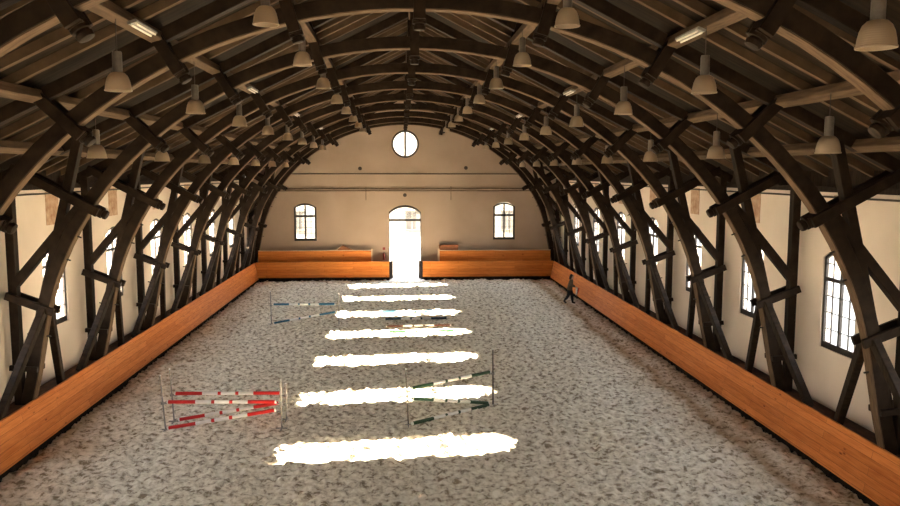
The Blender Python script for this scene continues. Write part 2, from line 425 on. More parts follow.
# ------------------------------------------------------------------ windows
win_count = [0]
def window_meshes(w, zb, zs, za, cols, rows_low, rows_up, trans, f=0.09, mh=0.04, th=0.05):
    """iron frame and pane in local x (width) / z, thickness along y; origin at bottom centre"""
    op = Opening(0, w, 0, zs - zb, za - zb)
    fr = MB()
    h = 0.07
    def arc(off, n=12):
        ww = w / 2 - off
        return [(-ww + 2 * ww * i / n, op.hi(-ww + 2 * ww * i / n) - off) for i in range(n + 1)]
    out = [(-w / 2, 0)] + arc(0) + [(w / 2, 0)]
    inn = [(-w / 2 + f, f)] + arc(f) + [(w / 2 - f, f)]
    n = len(out)
    vs = [(x, -h / 2, z) for x, z in out] + [(x, -h / 2, z) for x, z in inn] + [(x, h / 2, z) for x, z in out] + [(x, h / 2, z) for x, z in inn]
    fs = []
    for i in range(n):
        j = (i + 1) % n
        fs += [(i, j, n + j, n + i), (2 * n + i, 3 * n + i, 3 * n + j, 2 * n + j), (n + i, n + j, 3 * n + j, 3 * n + i), (i, 2 * n + i, 2 * n + j, j)]
    fr.add(vs, fs)
    fr.box(-w / 2 + f * 0.5, w / 2 - f * 0.5, -h / 2, h / 2, 0.02, 0.17)
    H = za - zb
    zt = trans * H
    fr.box(-w / 2 + f, w / 2 - f, -h / 2, h / 2, zt - th, zt + th)
    fr.box(-mh, mh, -h / 2, h / 2, f, op.hi(0) - f * 0.7)
    bars = MB()
    for c in range(1, cols):
        x = -w / 2 + w * c / cols
        if abs(x) > 0.05:
            bars.box(x - 0.012, x + 0.012, -0.018, 0.018, f, op.hi(x) - f * 0.7)
    for r in range(1, rows_low):
        z = f + (zt - f) * r / rows_low
        bars.box(-w / 2 + f, w / 2 - f, -0.018, 0.018, z - 0.012, z + 0.012)
    for r in range(1, rows_up):
        z = zt + (H - zt) * r / rows_up
        bars.box(-w / 2 + f, w / 2 - f, -0.018, 0.018, z - 0.012, z + 0.012)
    gl = MB()
    pts = [(-w / 2 + 0.02, 0.02)] + arc(0.02) + [(w / 2 - 0.02, 0.02)]
    k = len(pts)
    gl.add([(x, -0.004, z) for x, z in pts] + [(x, 0.004, z) for x, z in pts],
           [tuple(range(k)), tuple(reversed(range(k, 2 * k)))] + [(i, (i + 1) % k, k + (i + 1) % k, k + i) for i in range(k)])
    return fr, bars, gl
def make_window(args, loc, rz):
    win_count[0] += 1
    t = empty('window_%d' % win_count[0], loc, rz); struct(t)
    fr, bars, gl = window_meshes(*args)
    fr.build('window_frame', M['iron'], t); bars.build('glazing_bars', M['iron'], t); gl.build('pane', M['glass'], t)
    return t
def copy_window(src, loc, rz):
    win_count[0] += 1
    c = copy_tree(src); c.name = 'window_%d' % win_count[0]
    c.location = loc; c.rotation_euler = (0, 0, rz)
    return c
side_args = (1.60, 2.68, 5.12, 5.38, 4, 4, 2, 0.69)
w0 = None
for y in WIN_Y:
    for s in (-1, 1):
        loc, rz = (s * (WX + 0.08), y, 2.68), s * PI / 2
        if w0 is None: w0 = make_window(side_args, loc, rz)
        else: copy_window(w0, loc, rz)
end_args = (1.54, 2.62, 4.95, 5.24, 4, 4, 2, 0.66, 0.13, 0.055, 0.075)
we = make_window(end_args, (-6.97, YE + 0.08, 2.62), 0)
copy_window(we, (6.92, YE + 0.08, 2.66), 0)
def round_window(y):
    win_count[0] += 1
    t = empty('window_%d' % win_count[0], (-0.02 if y > 0 else 0, y, 9.33)); struct(t)
    fr = MB(); n = 40
    vs = []
    for yy in (-0.035, 0.035):
        for r in (0.95, 0.82):
            vs += [(r * math.cos(2 * PI * i / n), yy, r * math.sin(2 * PI * i / n)) for i in range(n)]
    fs = []
    for i in range(n):
        j = (i + 1) % n
        fs += [(i, j, n + j, n + i), (2 * n + i, 3 * n + i, 3 * n + j, 2 * n + j), (n + i, n + j, 3 * n + j, 3 * n + i), (i, 2 * n + i, 2 * n + j, j)]
    fr.add(vs, fs)
    fr.box(-0.07, 0.07, -0.03, 0.03, -0.84, 0.84)
    fr.build('window_frame', M['iron'], t)
    g = MB()
    g.add([(0.93 * math.cos(2 * PI * i / n), yy, 0.93 * math.sin(2 * PI * i / n)) for yy in (-0.004, 0.004) for i in range(n)],
          [tuple(range(n)), tuple(reversed(range(n, 2 * n)))] + [(i, (i + 1) % n, n + (i + 1) % n, n + i) for i in range(n)])
    g.build('pane', M['glass'], t)
round_window(YE + 0.08)
copy_window(we, (-6.9, Y0 - 0.08, 2.62), PI)  # near end windows, out of view, added for their daylight
copy_window(we, (6.9, Y0 - 0.08, 2.62), PI)
round_window(Y0 - 0.08)

# door opening in the far wall: arched iron head, transom bar, fanlight
d = empty('door_1', (-0.06, YE + 0.10, 0)); struct(d)
op = Opening(0, 2.24, 0, 4.62, 5.10)
mb = MB()
def darc(off, n=16):
    ww = 1.12 - off * 0.3
    return [(-ww + 2 * ww * i / n, op.hi(-ww + 2 * ww * i / n) - off) for i in range(n + 1)]
A, B = darc(0), darc(0.16)
n = len(A)
vs = [(x, -0.05, z) for x, z in A] + [(x, -0.05, z) for x, z in B] + [(x, 0.05, z) for x, z in A] + [(x, 0.05, z) for x, z in B]
fs = []
for i in range(n - 1):
    j = i + 1
    fs += [(i, j, n + j, n + i), (2 * n + i, 3 * n + i, 3 * n + j, 2 * n + j), (n + i, n + j, 3 * n + j, 3 * n + i), (i, 2 * n + i, 2 * n + j, j)]
mb.add(vs, fs)
mb.box(-1.12, 1.12, -0.05, 0.05, 3.98, 4.13)
mb.box(-1.12, -1.08, -0.05, 0.05, 0, 4.6); mb.box(1.08, 1.12, -0.05, 0.05, 0, 4.6)
mb.build('door_frame', M['iron'], d)
mb = MB()
for x in (-0.74, -0.37, 0, 0.37, 0.74):
    mb.box(x - 0.011, x + 0.011, -0.015, 0.015, 4.1, op.hi(x) - 0.1)
mb.box(-1.1, 1.1, -0.015, 0.015, 4.5, 4.522)
mb.build('glazing_bars', M['iron'], d)
mb = MB()
pts = [(-1.1, 4.1)] + darc(0.05) + [(1.1, 4.1)]
k = len(pts)
mb.add([(x, -0.004, z) for x, z in pts] + [(x, 0.004, z) for x, z in pts],
       [tuple(range(k)), tuple(reversed(range(k, 2 * k)))] + [(i, (i + 1) % k, k + (i + 1) % k, k + i) for i in range(k)])
mb.build('pane', M['glass'], d)

# daylight portals at every opening (they only guide the sky light in)
def portal(loc, direction, sx, sy):
    L = bpy.data.lights.new('window_portal', 'AREA'); L.shape = 'RECTANGLE'; L.size = sx; L.size_y = sy
    L.cycles.is_portal = True
    o = bpy.data.objects.new('window_portal', L); col.objects.link(o)
    o.location = loc; o.rotation_euler = Vector(direction).to_track_quat('-Z', 'Z').to_euler()
for y in WIN_Y:
    for s in (-1, 1):
        portal((s * (WX + 0.32), y, 4.0), (-s, 0, 0), 1.7, 2.8)
for x in (-6.97, 6.92):
    portal((x, YE + 0.32, 3.95), (0, -1, 0), 1.7, 2.8); portal((x, Y0 - 0.32, 3.95), (0, 1, 0), 1.7, 2.8)
portal((-0.06, YE + 0.32, 2.5), (0, -1, 0), 2.3, 5.2)
portal((0, YE + 0.32, 9.33), (0, -1, 0), 1.9, 1.9); portal((0, Y0 - 0.32, 9.33), (0, 1, 0), 1.9, 1.9)

# ------------------------------------------------------------------ sand floor
def sand_floor():
    dx = 0.058
    xs = np.arange(-10.09, 10.0901, dx); ys = np.arange(13.0, 53.05, dx)
    nx, ny = len(xs), len(ys)
    rng = np.random.default_rng(3)
    kx = np.fft.fftfreq(nx, dx); ky = np.fft.fftfreq(ny, dx)
    K2 = kx[None, :] ** 2 + ky[:, None] ** 2
    def gauss(sig):
        return np.exp(-2 * (PI * sig) ** 2 * K2)
    def band(sig):
        g = np.fft.ifft2(np.fft.fft2(rng.standard_normal((ny, nx))) * gauss(sig)).real
        return g / g.std()
    pits = np.zeros((ny, nx))
    N = int(nx * ny * dx * dx * 20)
    pits[rng.integers(0, ny, N), rng.integers(0, nx, N)] = rng.uniform(0.4, 1.0, N)
    F = np.fft.fft2(pits)
    s1, s2 = 0.06, 0.11
    ker = gauss(s1) * (2 * PI * s1 ** 2) / dx ** 2 * 1.0 - 0.55 * gauss(s2) * (2 * PI * s2 ** 2) / dx ** 2
    hole = np.fft.ifft2(F * ker).real
    h = -0.115 * hole + 0.017 * band(0.05) + 0.014 * band(0.10) + 0.006 * band(0.6)
    h -= h.mean()
    X, Y = np.meshgrid(xs, ys)
    # trodden track along the boards and banks of sand against them
    h -= 0.05 * np.exp(-((np.abs(X) - 8.6) / 0.55) ** 2)
    h -= 0.03 * np.clip((np.abs(X) - 9.4) / 0.5, 0, 1)
    h = np.clip(h, -0.18, 0.12)
    h = np.where(np.abs(X) > 9.7, np.minimum(h, 0.02), h)
    V = np.stack([X, Y, h], -1).reshape(-1, 3)
    idx = np.arange(nx * ny).reshape(ny, nx)
    Q = np.stack([idx[:-1, :-1], idx[:-1, 1:], idx[1:, 1:], idx[1:, :-1]], -1).reshape(-1, 4)
    # coarse piece towards the camera end
    o = len(V)
    V = np.vstack([V, [[-10.09, Y0, 0], [10.09, Y0, 0], [10.09, 13.0, 0], [-10.09, 13.0, 0]]])
    Q = np.vstack([Q, [[o, o + 1, o + 2, o + 3]]])
    me = bpy.data.meshes.new('floor')
    me.vertices.add(len(V)); me.vertices.foreach_set('co', V.astype(np.float32).ravel())
    me.loops.add(Q.size); me.loops.foreach_set('vertex_index', Q.astype(np.int32).ravel())
    me.polygons.add(len(Q)); me.polygons.foreach_set('loop_start', np.arange(0, Q.size, 4, dtype=np.int32))
    me.update(calc_edges=True)
    me.polygons.foreach_set('use_smooth', [True] * len(Q))
    me.materials.append(M['sand'])
    ob = bpy.data.objects.new('floor', me); col.objects.link(ob)
    return struct(ob)
sand_floor()
# ground slab that carries the hall, corridor behind the far boards, yard outside
struct(MB().box(-11.3, 11.3, Y0 - 0.3, YE + 0.3, -0.5, -0.2).build('floor_slab', M['concrete']))
struct(MB().box(-10.9, 10.9, 53.06, YE + 0.3, -0.2, -0.01).build('corridor_floor', M['concrete']))
struct(MB().box(-160, 160, -140, 200, -0.7, -0.5).build('yard_ground', M['gravel']))
struct(MB().box(-3.0, 3.0, YE + 0.3, YE + 4.0, -0.5, -0.02).build('yard_doorstep', M['gravel']))

# ------------------------------------------------------------------ roof: boarding, rafters, purlins
roof_o = empty('ceiling', (0, 0, RIDGE)); struct(roof_o)
def L(p): return (p[0], p[1], p[2] - RIDGE)
for s in (-1, 1):
    mb = MB()
    za, zb_ = 0.19, 0.25
    e = 11.75
    vs = [(0, Y0 - 0.4, za), (0, YE + 0.4, za), (s * e, YE + 0.4, za - SLOPE * e), (s * e, Y0 - 0.4, za - SLOPE * e)]
    vs += [(x, y, z + 0.06) for x, y, z in vs]
    mb.add(vs, [(0, 1, 2, 3), (7, 6, 5, 4), (0, 4, 5, 1), (1, 5, 6, 2), (2, 6, 7, 3), (3, 7, 4, 0)])
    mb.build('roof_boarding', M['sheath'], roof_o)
raf = {}
for s in (-1, 1):
    y = TRUSS_Y[0] - BAY + BAY / 5
    k = 0
    while y < YE - 0.2:
        k += 1
        if k % 5 != 0:
            if s not in raf:
                mb = MB()
                nrm = Vector((s * SLOPE, 0, 1)).normalized()
                a = Vector((0, 0, 0)) + nrm * 0.085
                e = Vector((s * 11.7, 0, -SLOPE * 11.7)) + nrm * 0.085
                mb.beam(a, e, 0.13, 0.17, (0, 1, 0))
                raf[s] = mb.build('rafter', M['rafter'], roof_o)
                raf[s].location = (0, y, 0)
            else:
                c = raf[s].copy(); col.objects.link(c); c.parent = roof_o; c.location = (0, y, 0)
        y += BAY / 5
CL = [16.5, 32.2, 46.8, 61.5]
def radial(deg, r): return (r * math.sin(math.radians(deg)), ZC + r * math.cos(math.radians(deg)))
def r_soffit(deg):
    a = math.radians(deg); return 1 / math.sqrt((math.sin(a) / RA) ** 2 + (math.cos(a) / RB) ** 2)
def r_roof(deg):
    a = math.radians(deg); return (RIDGE - ZC) / (math.cos(a) + SLOPE * math.sin(a))
PUR = {}
for deg, off in zip(CL, (0.50, 0.58, 0.90, 1.20)):
    for s in (-1, 1):
        x, z = radial(deg, r_soffit(deg) + off)
        if deg == 61.5: x, z = 9.30, 7.93
        PUR[deg] = (x, z)
        mb = MB()
        a = math.radians(deg) * 0.5
        d_ = Vector((math.cos(a) * s, 0, -math.sin(a)))
        mb.beam(L((s * x, 5.0, z)), L((s * x, YE - 0.02, z)), 0.24, 0.20, d_, 0.012)
        mb.build('purlin', M['purlin'], roof_o)
mb = MB().beam(L((0, 5.0, 12.45)), L((0, YE - 0.02, 12.45)), 0.2, 0.28, (1, 0, 0)); mb.build('ridge_beam', M['purlin'], roof_o)

# ------------------------------------------------------------------ timber trusses
def arch_dx(z):
    return 0.28 * max(0.0, (3.2 - z) / 1.9) ** 2 if z < 3.2 else 0.0
def arch_curve(off, n=60):
    """right half and left half, from the right foot over the crown to the left foot"""
    pts = []
    for i in range(n + 1):
        t = PI * i / n
        x, z = (RA + off) * math.cos(t), ZC + (RB + off) * math.sin(t)
        s = 1 if x > 0 else -1
        pts.append((x + s * arch_dx(z), z))
    f0 = (pts[0][0] + arch_dx(1.3) - arch_dx(ZC), 1.30)
    return [(f0[0], -0.19), f0] + pts + [(-f0[0], 1.30), (-f0[0], -0.19)]
def arch_mesh():
    mb = MB()
    lam = 3
    offs = [0.0, 0.012, AD / 2 - .004, AD / 2 + .004, AD - 0.012, AD]
    half = [0.128, 0.14, 0.14, 0.14, 0.14, 0.128]
    ring = [(o, -h) for o, h in zip(offs, half)] + [(o, h) for o, h in reversed(list(zip(offs, half)))]
    curves = {o: arch_curve(o) for o in offs}
    n = len(curves[0.0]); k = len(ring)
    vs = [(curves[o][i][0], y, curves[o][i][1]) for i in range(n) for o, y in ring]
    fs = [(i * k + j, i * k + (j + 1) % k, (i + 1) * k + (j + 1) % k, (i + 1) * k + j) for i in range(n - 1) for j in range(k)]
    fs += [tuple(range(k)), tuple(reversed(range((n - 1) * k, n * k)))]
    return mb.add(vs, fs)
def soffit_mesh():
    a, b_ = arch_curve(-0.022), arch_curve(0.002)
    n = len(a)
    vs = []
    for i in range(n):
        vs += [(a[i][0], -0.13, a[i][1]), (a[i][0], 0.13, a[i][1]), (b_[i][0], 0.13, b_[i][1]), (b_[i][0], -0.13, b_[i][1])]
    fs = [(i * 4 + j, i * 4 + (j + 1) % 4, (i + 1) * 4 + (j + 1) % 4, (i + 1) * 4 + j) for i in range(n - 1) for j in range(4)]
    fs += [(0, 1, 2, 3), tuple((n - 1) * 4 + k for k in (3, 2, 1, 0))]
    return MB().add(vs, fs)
def clamp_mesh(deg, r0, r1, s=1, knob=True, w=0.24):
    """pair of boards gripping the arch along a radius, inner end turned to a round knob"""
    mb = MB()
    def P(r, y=0.0):
        x, z = radial(deg, r); return Vector((s * x, y, z))
    for y in (-0.195, 0.195):
        mb.beam(P(r0, y), P(r1, y), 0.10, w, (0, 1, 0), 0.012)
    if knob:
        mb.tube([P(r0 - 0.20), P(r0 - 0.19), P(r0 - 0.12), P(r0 - 0.115), P(r0 - 0.075), P(r0 - 0.07), P(r0 + 0.02)], [0.085, 0.115, 0.13, 0.105, 0.105, 0.145, 0.145], 14)
        mb.beam(P(r0 - 0.02), P(r0 + 0.26), 0.30, w * 0.96, (0, 1, 0))
    return mb
def make_truss(braces=True):
    t = empty('timber_truss')
    T = M['truss']
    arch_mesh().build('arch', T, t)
    soffit_mesh().build('soffit_strip', M['soffit'], t)['label'] = 'paler timber soffit strip'  # thin strip along the arch underside, in a paler brown
    for s in (-1, 1):
        mb = MB().beam((s * 10.66, 0, -0.19), (s * 10.66, 0, roof(10.66) - 0.1), 0.24, 0.22, (0, 1, 0), 0.012); mb.build('wall_post', T, t)
        mb = MB().beam((0, 0, RIDGE - 0.14), (s * 10.94, 0, roof(10.94) - 0.14), 0.22, 0.26, (0, 1, 0), 0.012); mb.build('principal_rafter', T, t)
        mb = MB().beam((s * 10.36, 0, 2.1), (s * 8.82, 0, 8.20), 0.24, 0.22, (0, 1, 0), 0.012); mb.build('leaning_strut', T, t)
        mb = MB().beam((s * 8.72, 0, 6.62), (s * 10.62, 0, 4.40), 0.24, 0.22, (0, 1, 0), 0.012); mb.build('diagonal_strut', T, t)
        for deg in CL:
            clamp_mesh(deg, r_soffit(deg) - 0.22, r_roof(deg) - 0.02, s).build('radial_clamp', T, t, smooth=True)
        # short clamps between arch and wall post
        mb = MB()
        for y in (-0.195, 0.195):
            mb.beam((s * 9.60, y, 3.66), (s * 10.80, y, 4.12), 0.10, 0.20, (0, 1, 0), 0.012)
        mb.build('collar_clamp', T, t)
        mb = MB()
        for y in (-0.195, 0.195):
            mb.beam((s * 10.08, y, 2.12), (s * 10.79, y, 2.18), 0.10, 0.14, (0, 1, 0), 0.012)
        mb.build('foot_clamp', T, t)
        if braces:
            for q in (-1, 1):
                mb = MB().beam((s * 9.86, q * 0.16, 3.75), (s * 10.44, 2.0 if q > 0 else -1.68, 1.17), 0.19, 0.21, (1, 0, 0), 0.02); mb.build('spread_brace', T, t)
        mb = MB()
        for deg, r in ((66.5, 0.17), (70.5, 0.17), (83, 0.2)):
            rr = r_soffit(deg); x, z = radial(deg, rr - 0.13); x2, z2 = radial(deg, rr + 0.48)
            mb.tube([(s * x, 0.0, z), (s * x2, 0.0, z2)], 0.022, 6)
        mb.build('bolts', M['iron'], t)
    clamp_mesh(0, RB - 0.22, RIDGE - ZC - 0.1, 1).build('king_clamp', T, t, smooth=True)
    return t
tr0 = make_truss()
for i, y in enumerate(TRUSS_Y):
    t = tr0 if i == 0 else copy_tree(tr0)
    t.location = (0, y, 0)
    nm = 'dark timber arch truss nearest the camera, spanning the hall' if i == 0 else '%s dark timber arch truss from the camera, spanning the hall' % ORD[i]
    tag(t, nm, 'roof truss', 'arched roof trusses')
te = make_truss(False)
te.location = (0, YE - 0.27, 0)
tag(te, 'last dark timber arch truss, standing right against the far end wall', 'roof truss', 'arched roof trusses')

# ------------------------------------------------------------------ kickboards
SL0 = 4.0
def side_kick(s):
    t = empty('kickboard', (s * 10.0, 28.0, 0))
    y0, y1 = Y0 + 0.02 - 28, 53.0 - 28
    e = 0.22                     # lean of the board
    def band(zl, zh, x_add, th, mat, name):
        f = lambda z: s * (x_add + e * (z - 0.13) / 1.14)
        mb = MB()
        a, b_ = f(zl), f(zh)
        vs = [(a, y0, zl), (a, y1, zl), (b_, y1, zh), (b_, y0, zh)]
        vs += [(x + s * th, y, z) for x, y, z in vs]
        mb.add(vs, [(0, 1, 2, 3), (7, 6, 5, 4), (0, 4, 5, 1), (1, 5, 6, 2), (2, 6, 7, 3), (3, 7, 4, 0)])
        return mb.build(name, mat, t)
    band(0.14, 1.25, 0.0, 0.035, M['plankY'], 'plank_panel')
    band(-0.19, 0.14, 0.04, 0.03, M['rubber'], 'footing_strip')
    mb = MB(); x0 = s * 0.205; x1 = s * 0.275
    mb.box(min(x0, x1), max(x0, x1), y0, y1, 1.25, 1.275); mb.build('cap_rail', M['plankY'], t)
    # posts behind the board
    return t
tag(side_kick(-1), 'long leaning orange plank kickboard along the left wall', 'kickboard', None)
tag(side_kick(1), 'long leaning orange plank kickboard along the right wall', 'kickboard', None)
def end_kick(s):
    x_in = -1.17 if s < 0 else 1.14
    xo = s * 10.0
    t = empty('kickboard', ((x_in + xo) / 2, 53.0, 0))
    ox = (x_in + xo) / 2
    def band(zl, zh, y_add, th, mat, name):
        f = lambda z: y_add + 0.16 * (z - 0.13) / 1.14
        g = lambda z: s * (10.02 + 0.2 * (max(z, 0.13) - 0.13) / 1.14)
        mb = MB()
        vs = [(x_in - ox, f(zl), zl), (g(zl) - ox, f(zl), zl), (g(zh) - ox, f(zh), zh), (x_in - ox, f(zh), zh)]
        vs += [(x, y + th, z) for x, y, z in vs]
        mb.add(vs, [(0, 1, 2, 3), (7, 6, 5, 4), (0, 4, 5, 1), (1, 5, 6, 2), (2, 6, 7, 3), (3, 7, 4, 0)])
        return mb.build(name, mat, t)
    band(0.22, 1.25, 0.0, 0.035, M['plankX'], 'plank_panel')
    band(-0.19, 0.22, 0.03, 0.03, M['rubber'], 'footing_strip')
    mb = MB(); a, b_ = sorted((x_in - ox, s * 10.2 - ox)); mb.box(a, b_, 0.14, 0.24, 1.25, 1.275); mb.build('cap_rail', M['plankX'], t)
    # slanting return panel towards the door jamb
    mb = MB()
    xa, xb = x_in, x_in + (-s) * 0.24
    mb.beam((xa - ox + s * 0.02, 0.20, 0.62), (xb - ox, 1.30, 0.62), 0.04, 1.24, (1, 0.0, 0)); mb.build('return_panel', M['rubber'], t)
    return t
tag(end_kick(-1), 'low orange plank kickboard across the far end, left of the doorway', 'kickboard')
tag(end_kick(1), 'low orange plank kickboard across the far end, right of the doorway', 'kickboard')

# taller plank barriers standing behind the end kickboards
def barrier(x0, x1, endx, zt):
    c = (x0 + x1) / 2
    t = empty('plank_barrier', (c, 53.86, 0))
    MB().box(x0 - c, x1 - c, 0, 0.04, 0.0, zt).build('plank_panel', M['plankX'], t)
    MB().box(x0 - c, x1 - c, -0.02, 0.06, zt, zt + 0.04).build('cap_rail', M['palewood'], t)
    MB().box(endx - c - 0.06, endx - c + 0.06, -0.05, 0.08, 0.0, zt + 0.14).build('end_post', M['palewood'], t)
    return t
tag(barrier(-10.15, -2.42, -2.36, 1.97), 'taller orange plank barrier behind the kickboard, left of the doorway', 'barrier')
tag(barrier(2.34, 10.15, 2.28, 1.94), 'taller orange plank barrier behind the kickboard, right of the doorway', 'barrier')

# ledges between kickboard and side wall
for nm, s in (('trim_3', -1), ('trim_4', 1)):
    mb = MB(); a, b_ = sorted((s * 10.28, s * 10.94))
    mb.box(a, b_, Y0, YE - 0.6, 1.06, 1.14)
    struct(mb.build(nm, M['ledge']))

# faded red-brown patches high on the side walls, one above each window
pm = None
for s in (-1, 1):
    for i, y in enumerate(WIN_Y[2:]):
        yy = y + (-0.02 if s > 0 else 0.0)
        if pm is None:
            mb = MB().box(-0.01, 0.012, -0.42, 0.42, 0, 1.0)
            mb.box(-0.008, 0.022, -0.42, 0.42, 0.86, 1.0)
            pm = mb.build('plaster_patch', M['patch']); o = pm
        else:
            o = pm.copy(); col.objects.link(o)
        o.location = (s * (WX - 0.004), yy, 5.78)
        o.rotation_euler = (0, 0, 0 if s < 0 else PI)
        struct(o)

# ------------------------------------------------------------------ pendant lamps
def make_lamp(cord):
    t = empty('pendant_lamp')
    mb = MB()
    pr = [(0.06, 0.16), (0.11, 0.145), (0.155, 0.10), (0.185, 0.03), (0.205, -0.06), (0.212, -0.13), (0.222, -0.135), (0.222, -0.155), (0.205, -0.155), (0.200, -0.13), (0.193, -0.06), (0.173, 0.03), (0.145, 0.09), (0.10, 0.13), (0.06, 0.142)]
    mb.lathe(pr, 28, caps=False); mb.build('lamp_shade', M['shade'], t, True)
    mb = MB(); mb.lathe([(0.072, 0.13), (0.078, 0.15), (0.078, 0.46), (0.07, 0.50), (0.03, 0.505)], 20); mb.build('lamp_housing', M['lampmetal'], t, True)
    mb = MB(); mb.lathe([(0.02, 0.06), (0.045, 0.03), (0.05, -0.03), (0.03, -0.08)], 12); mb.lathe([(0.03, 0.06), (0.035, 0.145)], 12); mb.build('bulb', M['tube'], t, True)
    mb = MB().tube([(0, 0, 0.5), (0, 0, 0.5 + cord)], 0.008, 6); mb.build('cord', M['cable'], t)
    return t
rows = [('left inner', -2.66, 10.08, 16.5, 0), ('right inner', 2.50, 10.12, 16.5, 0), ('left middle', -5.14, 8.96, 32.2, -1), ('right middle', 4.97, 9.0, 32.2, -1), ('left outer', -7.42, 7.92, 46.8, 0), ('right outer', 7.29, 7.95, 46.8, 0)]
for rn, x, z, deg, k0 in rows:
    px_, pz_ = PUR[deg]
    cord = max(pz_ - 0.1 - (z + 0.42), 0.06)
    if deg == 46.8: cord = pz_ - 0.05 - (z + 0.42)
    src = None
    i = 0
    for k in range(k0, 8):
        y = 13.65 + 5.0 * k
        if k == -1 and x < 0: continue
        if src is None: src = make_lamp(cord); t = src
        else: t = copy_tree(src)
        t.location = (x, y, z - 0.08)
        tag(t, ('pendant lamp nearest the camera in the %s row' % rn) if i == 0 else ('%s pendant lamp from the camera in the %s row' % (ORD[i], rn)), 'lamp', 'bell pendant lamps, %s row' % rn)
        i += 1

# fluorescent battens under the middle purlins
fs0 = None
for side, sx in (('left', -1), ('right', 1)):
    i = 0
    for k in (0, 2, 4, 6):
        y = 13.65 + 5.0 * k + 0.3
        if fs0 is None:
            t = fs0 = empty('tube_light')
            MB().beam((0, -0.55, 0.03), (0, 0.55, 0.03), 0.16, 0.05, (1, 0, 0), 0.01).build('batten', M['galv'], t)
            for q in (-0.04, 0.04): MB().tube([(q, -0.5, -0.015), (q, 0.5, -0.015)], 0.016, 8).build('tube', M['tube'], t)
        else: t = copy_tree(fs0)
        t.location = (sx * 4.78, y, 9.80); t.rotation_euler = (0, sx * 0.35, 0)
        tag(t, '%s white tube light from the camera, under the %s middle purlin' % (ORD[i], side), 'light', 'tube lights on the %s purlin' % side)
        i += 1

# ------------------------------------------------------------------ pipes, cables and fittings on the far wall
def pipe(name, pts, r, mat, label, cat):
    o = MB().tube([Vector(p) for p in pts], r, 8).build(name, mat, None, True)
    return tag(o, label, cat)
pipe('cable', [(-8.1, YE - 0.03, 7.27), (8.1, YE - 0.03, 7.27)], 0.03, M['cable'], 'thin dark cable stretched high across the far wall', 'cable')
pipe('conduit_pipe', [(-9.0, YE - 0.045, 6.25), (9.0, YE - 0.045, 6.25)], 0.045, M['conduit'], 'upper of two brown pipes running across the far wall', 'pipe')
pipe('conduit_pipe', [(-9.1, YE - 0.04, 6.10), (9.1, YE - 0.04, 6.10)], 0.035, M['conduit'], 'lower of two brown pipes running across the far wall', 'pipe')
pipe('drop_pipe', [(-2.76, YE - 0.11, 6.34), (-2.76, YE - 0.11, 5.45)], 0.022, M['conduit'], 'short drop pipe on the far wall, left of the round window', 'pipe')
pipe('drop_pipe', [(3.15, YE - 0.11, 6.42), (3.15, YE - 0.11, 5.45)], 0.022, M['conduit'], 'short drop pipe on the far wall, right of the round window', 'pipe')
for x, z, lab in ((-3.15, 7.64, 'small dark round vent high on the far wall, left of the round window'), (4.2, 7.69, 'small dark round vent high on the far wall, right of the round window'), (-0.06, 5.8, 'small dark fitting on the far wall just above the doorway')):
    mb = MB().lathe([(0.10, 0.0), (0.13, 0.01), (0.13, 0.05), (0.09, 0.06)], 14)
    o = mb.build('wall_vent', M['cable'], None, True); o.location = (x, YE - 0.004, z); o.rotation_euler = (PI / 2, 0, 0)
    tag(o, lab, 'vent')
for s, nm in ((-1, 'left'), (1, 'right')):
    pipe('cable', [(s * (WX - 0.03), Y0 + 1, 6.73), (s * (WX - 0.03), YE - 0.1, 6.73)], 0.025, M['cable'], 'dark cable along the top of the %s side wall' % nm, 'cable')

# fire extinguishers
def extinguisher(loc, rz, label):
    t = empty('fire_extinguisher', loc, rz)
    MB().lathe([(0.07, 0), (0.08, 0.02), (0.08, 0.40), (0.05, 0.47), (0.03, 0.49), (0.03, 0.52)], 16).build('cylinder_body', M['darkred'], t, True)
    mb = MB().box(-0.02, 0.02, -0.07, 0.05, 0.52, 0.56); mb.beam((0, 0.05, 0.55), (0, 0.14, 0.60), 0.03, 0.02, (1, 0, 0)); mb.build('valve', M['iron'], t)
    MB().tube([(0.03, 0, 0.53), (0.10, 0, 0.50), (0.11, 0, 0.35), (0.10, 0, 0.15)], 0.012, 8).build('hose', M['rubber'], t, True)
    return tag(t, label, 'fire extinguisher')
extinguisher((-1.54, YE - 0.10, 1.28), 0, 'red fire extinguisher hung on the far wall beside the doorway')
extinguisher((10.66, 26.78, 1.14), 0, 'red fire extinguisher on the ledge behind the right kickboard')
o = MB().box(-0.09, 0.09, -0.008, 0, -0.09, 0.09).build('wall_sign', M['darkred']); o.location = (-1.54, YE - 0.002, 2.06)
tag(o, 'small plain red sign above the fire extinguisher beside the doorway', 'sign')

# boxes behind the barriers at the far end
t = empty('wedge_box', (-4.35, 54.15, 0))
mb = MB(); vs = [(-0.42, -0.16, 1.55), (0.62, -0.16, 1.55), (0.62, -0.16, 2.02), (-0.05, -0.16, 2.33), (-0.42, -0.16, 2.03)]
vs += [(x, 0.16, z) for x, y, z in vs]
mb.add(vs, [(4, 3, 2, 1, 0), (5, 6, 7, 8, 9)] + [(i, (i + 1) % 5, 5 + (i + 1) % 5, 5 + i) for i in range(5)])
mb.build('box_body', M['boxwood'], t)
MB().beam((-0.46, 0, 2.0), (-0.08, 0, 2.34), 0.36, 0.04, (0, 1, 0)).build('pale_board', M['palewood'], t)
MB().box(-0.4, 0.6, -0.15, 0.15, 0.0, 1.55).build('stand', M['ledge'], t)
tag(t, 'red-brown wedge-shaped box above the left far barrier', 'box')
t = empty('wooden_box', (2.98, 54.15, 0))
MB().box(-0.66, 0.66, -0.16, 0.16, 1.5, 2.28).build('box_body', M['boxwood'], t)
MB().box(-0.69, 0.69, -0.18, 0.18, 2.28, 2.33).build('lid', M['boxwood'], t)
